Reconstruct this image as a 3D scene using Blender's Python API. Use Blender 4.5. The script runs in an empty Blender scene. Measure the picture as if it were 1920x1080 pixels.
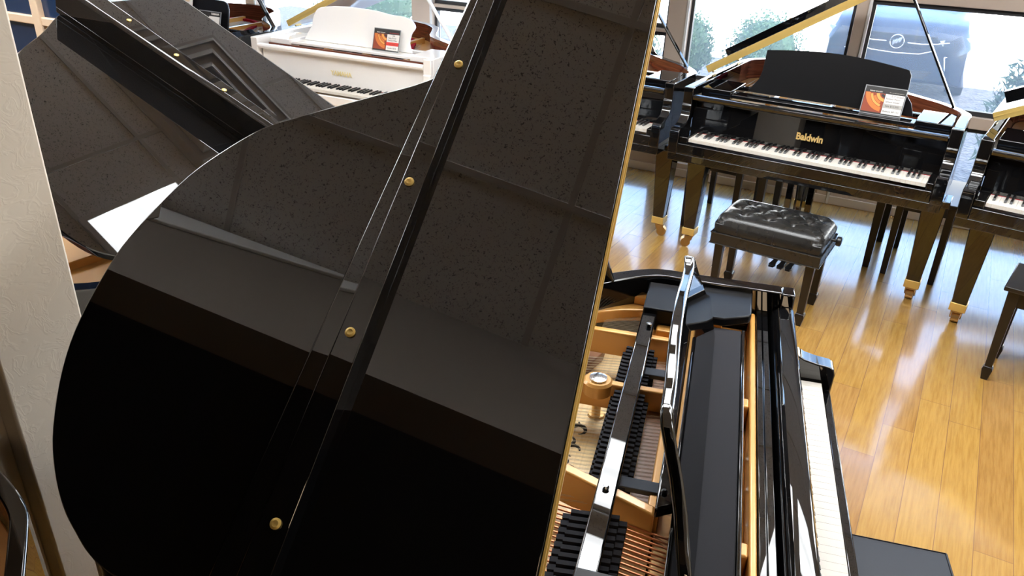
import bpy, bmesh, math, random
from mathutils import Vector, Matrix
from math import sin, cos, pi, radians as R
random.seed(7)
SC = bpy.context.scene
COL = SC.collection

# ------------------------------------------------------------------ materials
def mat(name, base=(.5, .5, .5), rough=.5, metal=0., spec=.5, coat=0., **kw):
    m = bpy.data.materials.new(name); m.use_nodes = True
    b = m.node_tree.nodes['Principled BSDF']
    b.inputs['Base Color'].default_value = (*base, 1)
    b.inputs['Roughness'].default_value = rough
    b.inputs['Metallic'].default_value = metal
    b.inputs['Specular IOR Level'].default_value = spec
    b.inputs['Coat Weight'].default_value = coat
    if 'emit' in kw:
        b.inputs['Emission Color'].default_value = (*kw['emit'], 1)
        b.inputs['Emission Strength'].default_value = kw.get('strength', 1)
    return m
def N(m, t, **kw):
    n = m.node_tree.nodes.new(t)
    for k, v in kw.items():
        if k in n.inputs: n.inputs[k].default_value = v
        else: setattr(n, k, v)
    return n
def L(m, a, b): m.node_tree.links.new(a, b)
def bsdf(m): return m.node_tree.nodes['Principled BSDF']
def ramp(m, fac, stops, interp='LINEAR'):
    r = N(m, 'ShaderNodeValToRGB'); r.color_ramp.interpolation = interp
    e = r.color_ramp.elements
    while len(e) < len(stops): e.new(.5)
    for x, (p, c) in zip(e, stops): x.position = p; x.color = (*c, 1)
    L(m, fac, r.inputs[0]); return r.outputs[0]
def bump(m, h, strength=.3, dist=.01):
    b = N(m, 'ShaderNodeBump', Strength=strength, Distance=dist); L(m, h, b.inputs['Height'])
    L(m, b.outputs[0], bsdf(m).inputs['Normal'])
def objco(m, scale=(1, 1, 1), rot=(0, 0, 0), src='Object'):
    t = N(m, 'ShaderNodeTexCoord'); mp = N(m, 'ShaderNodeMapping', Scale=scale, Rotation=rot)
    L(m, t.outputs[src], mp.inputs[0]); return mp.outputs[0]

M = {}
M['black'] = mat('black_polyester', (.0035, .0035, .004), .015, spec=1.)
M['satin'] = mat('satin_black_wood', (.010, .0075, .006), .28, spec=.45)
M['desk'] = mat('matte_black_desk', (.006, .006, .007), .30, spec=.16)
M['white'] = mat('white_polyester', (.92, .89, .85), .05, coat=.4)
M['brass'] = mat('brass', (.74, .52, .16), .3, .45)
M['chrome'] = mat('polished_steel', (.75, .76, .78), .15, 1)
M['brassy'] = mat('dull_brass', (.55, .36, .16), .35, 1)
M['gold'] = mat('bronze_lacquered_iron', (.72, .36, .09), .33, .12, coat=.3)
M['goldpale'] = mat('pale_gold_lacquer', (.72, .40, .12), .35, .25)
M['felt'] = mat('black_felt', (.022, .022, .026), .9, spec=.2)
M['redfelt'] = mat('red_felt', (.32, .008, .012), .9, spec=.1)
M['greyfelt'] = mat('grey_felt', (.10, .11, .13), .9, spec=.1)
M['ivory'] = mat('ivory_key', (.64, .60, .54), .45, spec=.25)
M['ebony'] = mat('ebony_key', (.008, .008, .008), .3)
M['vinyl'] = mat('grey_black_vinyl', (.014, .017, .024), .5, spec=.35)
M['beigeframe'] = mat('beige_frame_paint', (.56, .45, .37), .45)
M['gasket'] = mat('dark_gasket', (.03, .03, .032), .5)
M['whiteedge'] = mat('white_frame_paint', (.78, .77, .76), .4)
M['base'] = mat('cream_baseboard', (.70, .62, .54), .45)
M['steel'] = mat('string_steel', (.62, .55, .42), .4, .2)
M['copper'] = mat('copper_winding', (.66, .25, .10), .38, .5)
M['logo'] = mat('gold_inlay', (.85, .62, .25), .3, .6)
M['palelogo'] = mat('pale_gold_letters', (.84, .72, .36), .3, .2)
M['card'] = mat('white_paper', (.80, .76, .71), .7)
M['cardblack'] = mat('black_print', (.02, .019, .018), .5)
M['cardgrey'] = mat('grey_paper', (.40, .38, .35), .7)
M['cardred'] = mat('red_paper', (.70, .05, .04), .6)
M['ink'] = mat('ink', (.03, .028, .026), .7)
M['orange'] = mat('orange_print', (.62, .17, .03), .45)
M['amber'] = mat('amber_print', (.75, .33, .07), .45)
M['rust'] = mat('rust_print', (.27, .045, .015), .45)
M['skinprint'] = mat('pink_beige_print', (.66, .36, .26), .6)
M['acrylic'] = mat('clear_acrylic_edge', (.32, .33, .34), .1)
M['darkglass'] = mat('dark_blue_glass', (.012, .032, .085), .08, spec=.6)
M['cream'] = mat('cream_muntin', (.78, .60, .43), .5)
M['dark'] = mat('dark_paint', (.012, .011, .010), .9, spec=.1)
M['bulk'] = mat('brown_grey_paint', (.22, .18, .15), .8)
M['lamp'] = mat('troffer_lens', (.9, .9, .9), .4, emit=(.95, .98, 1.), strength=18.)
M['vent'] = mat('white_metal_vent', (.62, .60, .57), .45)
M['tbar'] = mat('white_tbar', (.66, .64, .61), .45)

m = M['rim_wood'] = mat('mahogany_inner_rim', (.14, .035, .018), .25, coat=.3)
co = objco(m, (3, 3, 60)); nz = N(m, 'ShaderNodeTexNoise', Scale=2., Detail=4.); L(m, co, nz.inputs[0])
L(m, ramp(m, nz.outputs[0], [(.3, (.075, .018, .010)), (.7, (.20, .055, .026))]), bsdf(m).inputs['Base Color'])

m = M['spruce'] = mat('spruce_soundboard', (.62, .40, .16), .35, coat=.3)
co = objco(m, (4, 160, 4), (0, 0, .5)); nz = N(m, 'ShaderNodeTexNoise', Scale=1., Detail=3.); L(m, co, nz.inputs[0])
L(m, ramp(m, nz.outputs[0], [(.35, (.80, .58, .28)), (.65, (.90, .70, .38))]), bsdf(m).inputs['Base Color'])

m = M['maple'] = mat('brown_bridge', (.24, .10, .04), .4)

m = M['leather'] = mat('black_leather', (.011, .0105, .010), .30, spec=.6)
co = objco(m, (1, 1, 1)); v = N(m, 'ShaderNodeTexNoise', Scale=90., Detail=4.); L(m, co, v.inputs[0]); bump(m, v.outputs[0], .10, .001)
v2 = N(m, 'ShaderNodeTexNoise', Scale=14., Detail=3.); L(m, co, v2.inputs[0])
mr = N(m, 'ShaderNodeMapRange'); mr.inputs[3].default_value = .24; mr.inputs[4].default_value = .31; L(m, v2.outputs[0], mr.inputs[0]); L(m, mr.outputs[0], bsdf(m).inputs['Roughness'])

# bamboo plank floor: object coordinates, x across the planks, y along them
m = M['floor'] = mat('bamboo_planks', (.6, .35, .12), .22, spec=.5, coat=1.)
m.node_tree.nodes['Principled BSDF'].inputs['Coat Roughness'].default_value = .10
bsdf(m).inputs['Coat IOR'].default_value = 1.62
tc = N(m, 'ShaderNodeTexCoord'); sp = N(m, 'ShaderNodeSeparateXYZ'); L(m, tc.outputs['Object'], sp.inputs[0])
def mth(op, a, b=None):
    n = N(m, 'ShaderNodeMath', operation=op)
    for i, x in enumerate((a, b)):
        if x is None: continue
        if isinstance(x, (int, float)): n.inputs[i].default_value = x
        else: L(m, x, n.inputs[i])
    return n.outputs[0]
PW = .1204
px = mth('DIVIDE', sp.outputs[0], PW); ix = mth('FLOOR', px); fx = mth('FRACT', px)
off = N(m, 'ShaderNodeTexWhiteNoise', noise_dimensions='1D'); L(m, ix, off.inputs['W'])
py = mth('ADD', mth('DIVIDE', sp.outputs[1], 1.25), mth('MULTIPLY', off.outputs[0], 9.)); iy = mth('FLOOR', py); fy = mth('FRACT', py)
idn = N(m, 'ShaderNodeTexWhiteNoise', noise_dimensions='2D'); cb = N(m, 'ShaderNodeCombineXYZ'); L(m, ix, cb.inputs[0]); L(m, iy, cb.inputs[1]); L(m, cb.outputs[0], idn.inputs['Vector'])
tone = ramp(m, idn.outputs[0], [(0., (.315, .160, .045)), (.25, (.38, .212, .046)), (.6, (.41, .236, .055)), (.85, (.365, .198, .056)), (1., (.44, .272, .072))])
gm = N(m, 'ShaderNodeMapping', Scale=(95, 5.5, 1)); L(m, tc.outputs['Object'], gm.inputs[0])
gn = N(m, 'ShaderNodeTexNoise', Scale=1., Detail=5., Roughness=.65); L(m, gm.outputs[0], gn.inputs[0])
gr = ramp(m, gn.outputs[0], [(.33, (.80, .75, .68)), (.6, (1.06, 1.06, 1.06))])
mx = N(m, 'ShaderNodeMix', data_type='RGBA', blend_type='MULTIPLY'); mx.inputs[0].default_value = 1
L(m, tone, mx.inputs[6]); L(m, gr, mx.inputs[7])
sx = mth('MINIMUM', fx, mth('SUBTRACT', 1., fx)); sy = mth('MINIMUM', fy, mth('SUBTRACT', 1., fy))
seam = mth('MAXIMUM', mth('LESS_THAN', sx, .010), mth('LESS_THAN', sy, .0009))
mx2 = N(m, 'ShaderNodeMix', data_type='RGBA'); L(m, seam, mx2.inputs[0]); L(m, mx.outputs[2], mx2.inputs[6]); mx2.inputs[7].default_value = (.20, .10, .04, 1)
L(m, mx2.outputs[2], bsdf(m).inputs['Base Color'])
mrf = N(m, 'ShaderNodeMapRange'); mrf.inputs[3].default_value = .17; mrf.inputs[4].default_value = .30; L(m, gn.outputs[0], mrf.inputs[0]); L(m, mrf.outputs[0], bsdf(m).inputs['Roughness'])

m = M['plaster'] = mat('trowelled_plaster', (.60, .54, .455), .75, spec=.3)
co = objco(m)
n1 = N(m, 'ShaderNodeTexNoise', Scale=16., Detail=3., Distortion=1.3); L(m, co, n1.inputs[0])
r1 = ramp(m, n1.outputs[0], [(.44, (0, 0, 0)), (.50, (1, 1, 1)), (.53, (.25, .25, .25)), (.62, (.6, .6, .6))])
bump(m, r1, .10, .004)

m = M['tile'] = mat('fissured_ceiling_tile', (.74, .72, .68), .9, spec=.1)
co = objco(m)
vo = N(m, 'ShaderNodeTexNoise', Scale=105., Detail=1., Distortion=1.5); L(m, co, vo.inputs[0])
L(m, ramp(m, vo.outputs[0], [(.335, (.22, .22, .22)), (.375, (.87, .87, .87))]), bsdf(m).inputs['Base Color'])

m = M['gravel'] = mat('grey_gravel', (.3, .3, .33), .95)
vo = N(m, 'ShaderNodeTexVoronoi', Scale=22.); L(m, objco(m), vo.inputs[0])
L(m, ramp(m, vo.outputs['Color'], [(.2, (.06, .06, .065)), (.8, (.16, .16, .165))]), bsdf(m).inputs['Base Color']); bump(m, vo.outputs[0], .8, .02)
M['pave'] = mat('pale_concrete', (.72, .70, .67), .9)
M['render'] = mat('white_stucco', (.82, .81, .79), .9)
M['leaf'] = mat('green_leaves', (.070, .135, .045), .6)
M['leaf2'] = mat('dark_green_needles', (.05, .11, .05), .6)
M['bark'] = mat('bark', (.12, .08, .05), .9)
M['carpaint'] = mat('blue_grey_metallic', (.014, .026, .050), .25, .2, coat=.6)
M['carblack'] = mat('black_plastic', (.02, .022, .026), .5)
M['tyre'] = mat('tyre_rubber', (.015, .015, .016), .8)
M['headlight'] = mat('headlight_lens', (.5, .55, .62), .1, .2)
M['carglass'] = mat('car_glass', (.03, .05, .07), .05)
# shop window: clear pane with a bluish translucent film added for the outdoor haze
m = M['glass'] = bpy.data.materials.new('hazed_window_glass'); m.use_nodes = True
nt = m.node_tree; nt.nodes.clear(); out = N(m, 'ShaderNodeOutputMaterial')
tr = N(m, 'ShaderNodeBsdfTransparent'); tr.inputs[0].default_value = (.88, .95, 1., 1)
tl = N(m, 'ShaderNodeBsdfTranslucent'); tl.inputs[0].default_value = (.66, .82, 1., 1)
gl = N(m, 'ShaderNodeBsdfGlossy', Roughness=.02)
a = N(m, 'ShaderNodeMixShader'); a.inputs[0].default_value = .12; L(m, tr.outputs[0], a.inputs[1]); L(m, tl.outputs[0], a.inputs[2])
b = N(m, 'ShaderNodeMixShader'); b.inputs[0].default_value = .05; L(m, a.outputs[0], b.inputs[1]); L(m, gl.outputs[0], b.inputs[2])
L(m, b.outputs[0], out.inputs[0])

m = M['lamp']; co = N(m, 'ShaderNodeTexCoord'); sy_ = N(m, 'ShaderNodeSeparateXYZ'); L(m, co.outputs['Object'], sy_.inputs[0])
q_ = mth('DIVIDE', mth('SUBTRACT', mth('ABSOLUTE', sy_.outputs[1]), .14), .06)
L(m, mth('ADD', 7.5, mth('MULTIPLY', 15., mth('POWER', 2.718, mth('MULTIPLY', -1., mth('MULTIPLY', q_, q_))))), bsdf(m).inputs['Emission Strength'])
# ------------------------------------------------------------------ mesh helpers
class MB:
    def __init__(s): s.v = []; s.f = []; s.m = []
    def add(s, vs, fs, mi=0):
        o = len(s.v); s.v += [tuple(p) for p in vs]; s.f += [tuple(i + o for i in f) for f in fs]; s.m += [mi] * len(fs); return s
    def box(s, x0, x1, y0, y1, z0, z1, mi=0, T=None):
        vs = [(x, y, z) for z in (z0, z1) for y in (y0, y1) for x in (x0, x1)]
        if T: vs = [T(*p) for p in vs]
        return s.add(vs, [(0, 2, 3, 1), (4, 5, 7, 6), (0, 1, 5, 4), (2, 6, 7, 3), (0, 4, 6, 2), (1, 3, 7, 5)], mi)
    def prism(s, poly, T, h0, h1, mi=0, side=None):
        n = len(poly); vs = [T(a, b, h0) for a, b in poly] + [T(a, b, h1) for a, b in poly]
        s.add(vs, [tuple(range(n))[::-1], tuple(range(n, 2 * n))], mi)
        o = len(s.v) - 2 * n
        s.f += [(o + i, o + (i + 1) % n, o + n + (i + 1) % n, o + n + i) for i in range(n)]
        s.m += [mi if side is None else side] * n; return s
    def tube(s, path, r, seg=8, mi=0, cap=True):
        path = [Vector(p) for p in path]; rr = r if isinstance(r, (list, tuple)) else [r] * len(path)
        rings = []
        up0 = Vector((0, 0, 1))
        for i, p in enumerate(path):
            d = (path[min(i + 1, len(path) - 1)] - path[max(i - 1, 0)]).normalized()
            a = d.cross(up0 if abs(d.z) < .95 else Vector((1, 0, 0))).normalized(); b_ = d.cross(a)
            rings.append([p + rr[i] * (cos(t) * a + sin(t) * b_) for t in [2 * pi * k / seg for k in range(seg)]])
        vs = [p for q in rings for p in q]; fs = []
        for i in range(len(path) - 1):
            for k in range(seg):
                k2 = (k + 1) % seg; fs.append((i * seg + k, i * seg + k2, (i + 1) * seg + k2, (i + 1) * seg + k))
        if cap: fs += [tuple(range(seg))[::-1], tuple((len(path) - 1) * seg + k for k in range(seg))]
        return s.add(vs, fs, mi)
    def lathe(s, prof, T, seg=16, mi=0):  # prof (r,h); T(x,y,h)
        vs = [T(r * cos(2 * pi * k / seg), r * sin(2 * pi * k / seg), h) for r, h in prof for k in range(seg)]
        fs = [(i * seg + k, i * seg + (k + 1) % seg, (i + 1) * seg + (k + 1) % seg, (i + 1) * seg + k) for i in range(len(prof) - 1) for k in range(seg)]
        fs += [tuple(range(seg))[::-1], tuple((len(prof) - 1) * seg + k for k in range(seg))]
        return s.add(vs, fs, mi)
    def mesh(s, name, mats, smooth=True, ang=32):
        me = bpy.data.meshes.new(name); me.from_pydata([tuple(p) for p in s.v], [], s.f)
        for x in (mats if isinstance(mats, (list, tuple)) else [mats]): me.materials.append(M[x])
        for p, mi in zip(me.polygons, s.m): p.material_index = mi; p.use_smooth = smooth
        bm = bmesh.new(); bm.from_mesh(me); bmesh.ops.recalc_face_normals(bm, faces=bm.faces); bm.to_mesh(me); bm.free()
        if smooth: me.set_sharp_from_angle(angle=R(ang))
        return me
    def build(s, name, mats, parent=None, bevel=0, smooth=True, ang=32, seg=2):
        o = bpy.data.objects.new(name, s.mesh(name, mats, smooth, ang)); COL.objects.link(o)
        if parent: o.parent = parent
        if bevel:
            b = o.modifiers.new('bevel', 'BEVEL'); b.width = bevel; b.segments = seg; b.limit_method = 'ANGLE'; b.angle_limit = R(40); b.harden_normals = False
        return o
def place(name, me, loc, parent, rot=None):
    o = bpy.data.objects.new(name, me); COL.objects.link(o); o.parent = parent; o.location = loc
    if rot: o.rotation_euler = rot
    return o
def tag(o, label, cat, group=None):
    o['label'] = label; o['category'] = cat
    if group: o['group'] = group
    return o
def empty(name, loc, rz, label, cat, group=None):
    o = bpy.data.objects.new(name, None); COL.objects.link(o); o.location = loc; o.rotation_euler = (0, 0, rz); o.empty_display_size = .1
    return tag(o, label, cat, group)
def struct(o): o['kind'] = 'structure'; return o
def text(name, s, size, matname, parent, M4, bold=0., sx=1., depth=.0006):
    cu = bpy.data.curves.new(name, 'FONT'); cu.body = s; cu.size = size; cu.extrude = depth; cu.offset = bold; cu.align_x = 'CENTER'; cu.align_y = 'CENTER'; cu.resolution_u = 3
    to = bpy.data.objects.new(name + '_c', cu); COL.objects.link(to)
    me = bpy.data.meshes.new_from_object(to.evaluated_get(bpy.context.evaluated_depsgraph_get()))
    bpy.data.objects.remove(to); bpy.data.curves.remove(cu)
    for v in me.vertices: v.co.x *= sx
    me.materials.clear(); me.materials.append(M[matname]); me.transform(M4)
    me.name = name; o = bpy.data.objects.new(name, me); COL.objects.link(o); o.parent = parent; return o
def spline(pts, n=8, closed=False):
    out = []; P = [Vector((*p, 0)) if len(p) == 2 else Vector(p) for p in pts]; k = len(P)
    for i in range(k if closed else k - 1):
        g = (lambda j: P[j % k]) if closed else (lambda j: P[max(0, min(k - 1, j))])
        a, b_, c_, d = g(i - 1), g(i), g(i + 1), g(i + 2)
        for t in [q / n for q in range(n)]:
            out.append(.5 * ((2 * b_) + (c_ - a) * t + (2 * a - 5 * b_ + 4 * c_ - d) * t * t + (3 * b_ - a - 3 * c_ + d) * t ** 3))
    if not closed: out.append(P[-1])
    return [(p.x, p.y) if len(pts[0]) == 2 else p for p in out]
def inset(poly, d):
    out = []; n = len(poly)
    for i in range(n):
        a = Vector(poly[max(i - 1, 0)]); b_ = Vector(poly[min(i + 1, n - 1)]); t = (b_ - a).normalized()
        out.append((poly[i][0] - t.y * d, poly[i][1] + t.x * d))
    return out

# ------------------------------------------------------------------ camera
TH, RO, CH, FPX = .4695, .0374, 1.9595, 1485.2
F_ = Vector((0, cos(TH), -sin(TH))); R_ = Vector((1, 0, 0)); U_ = R_.cross(F_)
R2 = cos(RO) * R_ + sin(RO) * U_; U2 = -sin(RO) * R_ + cos(RO) * U_
cam = bpy.data.cameras.new('camera'); co_ = bpy.data.objects.new('camera', cam); COL.objects.link(co_)
mw = Matrix.Identity(4)
for i in range(3): mw[i][0] = R2[i]; mw[i][1] = U2[i]; mw[i][2] = -F_[i]
mw[2][3] = CH; co_.matrix_world = mw
cam.sensor_width = 36; cam.lens = FPX / 1920 * 36; cam.clip_start = .02
cam.dof.use_dof = False
SC.camera = co_

# ------------------------------------------------------------------ room (w along the window wall, n towards it)
WA = R(-26.5); WV = Vector((cos(WA), sin(WA), 0)); NV = Vector((-sin(WA), cos(WA), 0))
ZC = 2.75; NW = 5.885
def room(name, mb, mats, **kw):      # mesh given in (w, n, z)
    o = mb.build(name, mats, **kw); o.rotation_euler = (0, 0, WA); return o
# floor in plank coordinates
fl = MB().add([(-12, -12, 0), (12, -12, 0), (12, 12, 0), (-12, 12, 0)], [(0, 1, 2, 3)])
PHI = -.5014
def wn(w, n): p = WV * w + NV * n; return p
def floorpoly(pts):
    c, s = cos(-PHI), sin(-PHI); out = []
    for w, n in pts:
        p = wn(w, n); out.append((c * p.x - s * p.y - .1887, s * p.x + c * p.y, 0))
    return out
fo = MB().add(floorpoly([(-8, -3), (4.4, -3), (4.4, NW - .03), (-8, NW - .03)]), [(0, 1, 2, 3)]).build('floor', 'floor', smooth=False)
fo.rotation_euler = (0, 0, PHI); fo.location = Vector((cos(PHI), sin(PHI), 0)) * .1887; struct(fo)
c = room('ceiling', MB().box(-8, 4.4, .46, NW + .4, ZC, ZC + .1), 'tile', smooth=False); struct(c)
g = MB()
n = .97
while n < NW: g.box(-8, 4.4, n - .012, n + .012, ZC - .006, ZC); n += .61
n = .97 - .61
w = -.65 - 1.22 * 6
while w < 4.4: g.box(w - .012, w + .012, .46, NW, ZC - .0065, ZC); w += 1.22
struct(room('trim_1', g, 'tbar', smooth=False))
# bulkhead with the wide opening the camera looks through, low dark room behind it
b = MB().box(-8, 4.4, .34, .46, 2.06, ZC); struct(room('wall_bulkhead', b, 'bulk', smooth=False))
struct(room('trim_9', MB().prism([(-2.45, 2.66), (-2.5, 2.55), (-2.4, 2.47), (-1.3, 2.715), (-1.3, 2.735), (-2.2, 2.69)], lambda w, z, h: (w, h, z), .46, .475), 'whiteedge', bevel=.004))  # pale wedge added, painted as the light band mirrored in the lid
b = MB().box(-8, -3.0, .34, .46, 0, 2.06).box(2.2, 4.4, .34, .46, 0, 2.06); struct(room('wall_front', b, 'bulk', smooth=False))
struct(room('ceiling_annex', MB().box(-8, 4.4, -3, .34, 2.45, 2.55), 'dark', smooth=False))
struct(room('wall_annex', MB().box(-8, 4.4, -3.1, -3, 0, 2.55), 'dark', smooth=False))
struct(room('wall_left', MB().box(-8.1, -8, -3.1, NW + .3, 0, ZC), 'plaster', smooth=False))
struct(room('wall_right', MB().box(4.4, 4.5, -3.1, NW + .3, 0, ZC), 'plaster', smooth=False))
# plaster pier at the left of the picture
d_ = 1.70; pc_ = Vector((-.61 * d_, .793 * d_, 0)); pn = pc_.dot(NV); pw = pc_.dot(WV); pl_ = .115 * d_
b = MB().box(pw - .42, pw, pn, pn + pl_, 0, 1.86).box(pw - .42, pw - .045, pn - .05, pn, 0, 1.86); o = room('wall_pier', b, 'plaster', bevel=.006, smooth=True); struct(o)
# window wall: beige shopfront framing
XO = -.883
def bay(k, w0, w1, rails, post=True, low=.10):
    r = MB().box(w0, w1, NW - .05, NW + .07, 0, low)
    for z0, z1 in rails: r.box(w0, w1, NW - .045, NW + .06, z0, z1)
    r.box(w0, w1, NW - .05, NW + .07, 2.62, ZC)
    o = struct(room('window_%d' % k, r, 'beigeframe', bevel=.004))
    zs = [low] + [z for q in rails for z in q] + [2.62]
    gk = MB(); gl_ = MB()
    for z0, z1 in zip(zs[::2], zs[1::2]):
        gk.box(w0, w0 + .022, NW - .01, NW + .03, z0, z1).box(w1 - .022, w1, NW - .01, NW + .03, z0, z1)
        gk.box(w0 + .022, w1 - .022, NW - .01, NW + .03, z0, z0 + .03).box(w0 + .022, w1 - .022, NW - .01, NW + .03, z1 - .03, z1)
        gl_.add([(w0 + .02, NW + .01, z0 + .02), (w1 - .02, NW + .01, z0 + .02), (w1 - .02, NW + .01, z1 - .02), (w0 + .02, NW + .01, z1 - .02)], [(0, 1, 2, 3)])
    gk.build('gasket', 'gasket', o); gl_.build('pane', 'glass', o, smooth=False)
posts = MB()
tr_i = 2
for a_, b_ in ((-4.93, -4.80), (-3.06, -2.86), (-.85, -.70), (.395, .485), (3.0, 3.12)):
    p = MB().box(a_ + XO, b_ + XO, NW - .06, NW + .08, 0, ZC).box(b_ + XO - .018, b_ + XO + .001, NW - .07, NW - .058, 0, ZC, 1)
    struct(room('trim_%d' % tr_i, p, ['beigeframe', 'whiteedge'], bevel=.004)); tr_i += 1
bay(1, -7.1 + XO, -4.93 + XO, [])
bay(2, -4.80 + XO, -3.06 + XO, [(.55, .60)])
bay(3, -2.86 + XO, -.85 + XO, [(1.045, 1.07)], low=.14)
bay(4, -.70 + XO, .395 + XO, [(.66, .735), (1.385, 1.46)])
bay(5, .485 + XO, 3.0 + XO, [(.66, .735), (1.385, 1.46)])
struct(room('wall_back', MB().box(-8, -7.1 + XO, NW - .05, NW + .1, 0, ZC).box(3.12 + XO, 4.4, NW - .05, NW + .1, 0, ZC), 'plaster', smooth=False))
struct(room('baseboard_back', MB().box(-7.1 + XO, 3.0 + XO, NW - .068, NW - .05, 0, .06), 'base', bevel=.003))
# glazed partition at far left: dark panes with cream bars
pN = 2.9
p = MB()
for z0, z1 in ((0, .5), (1.18, 1.225), (1.9, 1.97), (2.6, ZC)): p.box(-7.98, -4.05, pN - .03, pN + .03, z0, z1)
for w in (-7.4, -6.8, -6.2, -5.6, -5.02, -4.43, -4.1):
    p.box(w - .030, w + .030, pN - .04, pN + .03, 0, ZC)
o = struct(room('window_6', p, 'cream', bevel=.005))
MB().box(-7.98, -4.05, pN - .005, pN + .005, .5, 2.6).build('pane', 'darkglass', o)
# ceiling fixtures
def troffer(name, w, n, label, grp='fluorescent ceiling troffers'):
    e = empty(name, wn(w, n) + Vector((0, 0, ZC)), WA, label, 'ceiling light', grp)
    f = MB()
    for q in ((-.61, .61, -.305, -.275), (-.61, .61, .275, .305), (-.61, -.58, -.275, .275), (.58, .61, -.275, .275)): f.box(*q, -.02, -.007)
    f.build('frame', 'whiteedge', e)
    MB().box(-.58, .58, -.275, .275, -.014, -.009).build('lens', 'lamp', e)
troffer('troffer', -2.17, 2.49, 'fluorescent ceiling troffer mirrored white in the rear black piano lid')
k = 0
for w, n in ((-4.6, 2.49), (-4.6, 4.3), (-.95, 3.25), (.45, 3.25), (-3.45, 1.55), (-4.75, 1.55), (1.5, 4.3), (.9, 2.49), (-.62, 2.49), (3.4, 2.49), (2.2, 1.88)):  # unseen troffers, added to brighten the pianos and the ceiling
    troffer('troffer', w, n, 'unseen ceiling troffer added above the show floor to light the pianos')
M['lampdim'] = mat('warm_lens', (.9, .9, .9), .4, emit=(1, .74, .48), strength=15.)
e = empty('annex_fill_light', wn(.9, -1.1) + Vector((0, 0, 2.45)), WA, 'unseen warm fill light added in the dim room behind the camera', 'ceiling light')  # added lamp, brightens the pier and the lower left grand
MB().box(-.32, .32, -.32, .32, -.02, -.0005).build('frame', 'whiteedge', e)
MB().box(-.28, .28, -.28, .28, -.024, -.0205).build('lens', 'lampdim', e)
e = empty('ceiling_vent', wn(-3.15, 3.35) + Vector((0, 0, ZC)), WA, 'square ceiling air diffuser with nested rings, mirrored in the rear piano lid', 'vent')
for i, (h0, z0) in enumerate(((.40, -.008), (.30, -.03), (.20, -.045), (.10, -.055))):
    f = MB(); h1 = h0 - .055
    ring = [(-1, -1), (1, -1), (1, 1), (-1, 1)]
    vs = [(x * h0, y * h0, z0 + .012) for x, y in ring] + [(x * h1, y * h1, z0 - .022) for x, y in ring] + [(x * h1, y * h1, z0 - .015) for x, y in ring] + [(x * h0, y * h0, z0 + .02) for x, y in ring]
    f.add(vs, [(q * 4 + j, q * 4 + (j + 1) % 4, ((q + 1) % 4) * 4 + (j + 1) % 4, ((q + 1) % 4) * 4 + j) for q in range(4) for j in range(4)])
    f.build('louvre_ring', 'vent', e, bevel=.004)
MB().box(-.40, .40, -.40, .40, -.0085, -.0005).build('backing', 'vent', e)

# ------------------------------------------------------------------ grand piano
KL = 1.2236; KW = KL / 52
keyme = {}
def key_meshes():
    if keyme: return
    keyme['w'] = MB().box(.00035, KW - .00035, 0, .15, .712, .73).mesh('white_key', 'ivory')
    b = MB(); x0, x1 = -.0048, .0048
    vs = [(x0 - .0015, .0525, .728), (x1 + .0015, .0525, .728), (x1 + .0015, .15, .728), (x0 - .0015, .15, .728), (x0, .061, .7415), (x1, .061, .7415), (x1, .15, .7415), (x0, .15, .7415)]
    b.add(vs, [(0, 3, 2, 1), (4, 5, 6, 7), (0, 1, 5, 4), (1, 2, 6, 5), (2, 3, 7, 6), (3, 0, 4, 7)])
    keyme['b'] = b.mesh('black_key', 'ebony')
OUT_A = [(.839, .948), (.791, 1.043), (.748, 1.13), (.719, 1.187), (.686, 1.244), (.628, 1.301), (.559, 1.352), (.457, 1.397), (.372, 1.422), (.248, 1.429), (.154, 1.416), (.055, 1.381), (-.009, 1.343), (-.06, 1.299), (-.093, 1.257), (-.117, 1.22)]
def outline_baby(u0, u1, sh=0):
    k = (u1 - u0) / 1.43
    top = [(u1, .40), (u1, .50), (u0 + .14 * k + 1.235 * k, .60), (u0 + .14 + 1.145 * k, .70), (u0 + .14 + 1.02 * k, .79), (u0 + .14 + .915 * k, .865)]
    body = [(u + .14 + u0, v) for u, v in OUT_A]
    return [(u1, .15)] + spline(top + body + [(u0 + .006, 1.17), (u0, 1.10), (u0, 1.0)], 4) + [(u0, .15)]
def outline_long(u0, u1, ex=.17):
    pts = [(u1, .60), (u1 - .01, .85), (u1 - .06, 1.04), (u1 - .17, 1.19), (u1 - .29, 1.34), (u1 - .46, 1.50), (u1 - .66, 1.62), (u1 - .90, 1.70), (.25, 1.722), (.08, 1.70), (-.03, 1.64), (u0 + .03, 1.54), (u0 + .004, 1.42), (u0, 1.30)]
    pts = [(u, v + ex * min(1, max(0, (v - .6) / .9))) for u, v in pts]
    return [(u1, .15)] + spline(pts, 4) + [(u0, .15)]
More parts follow.
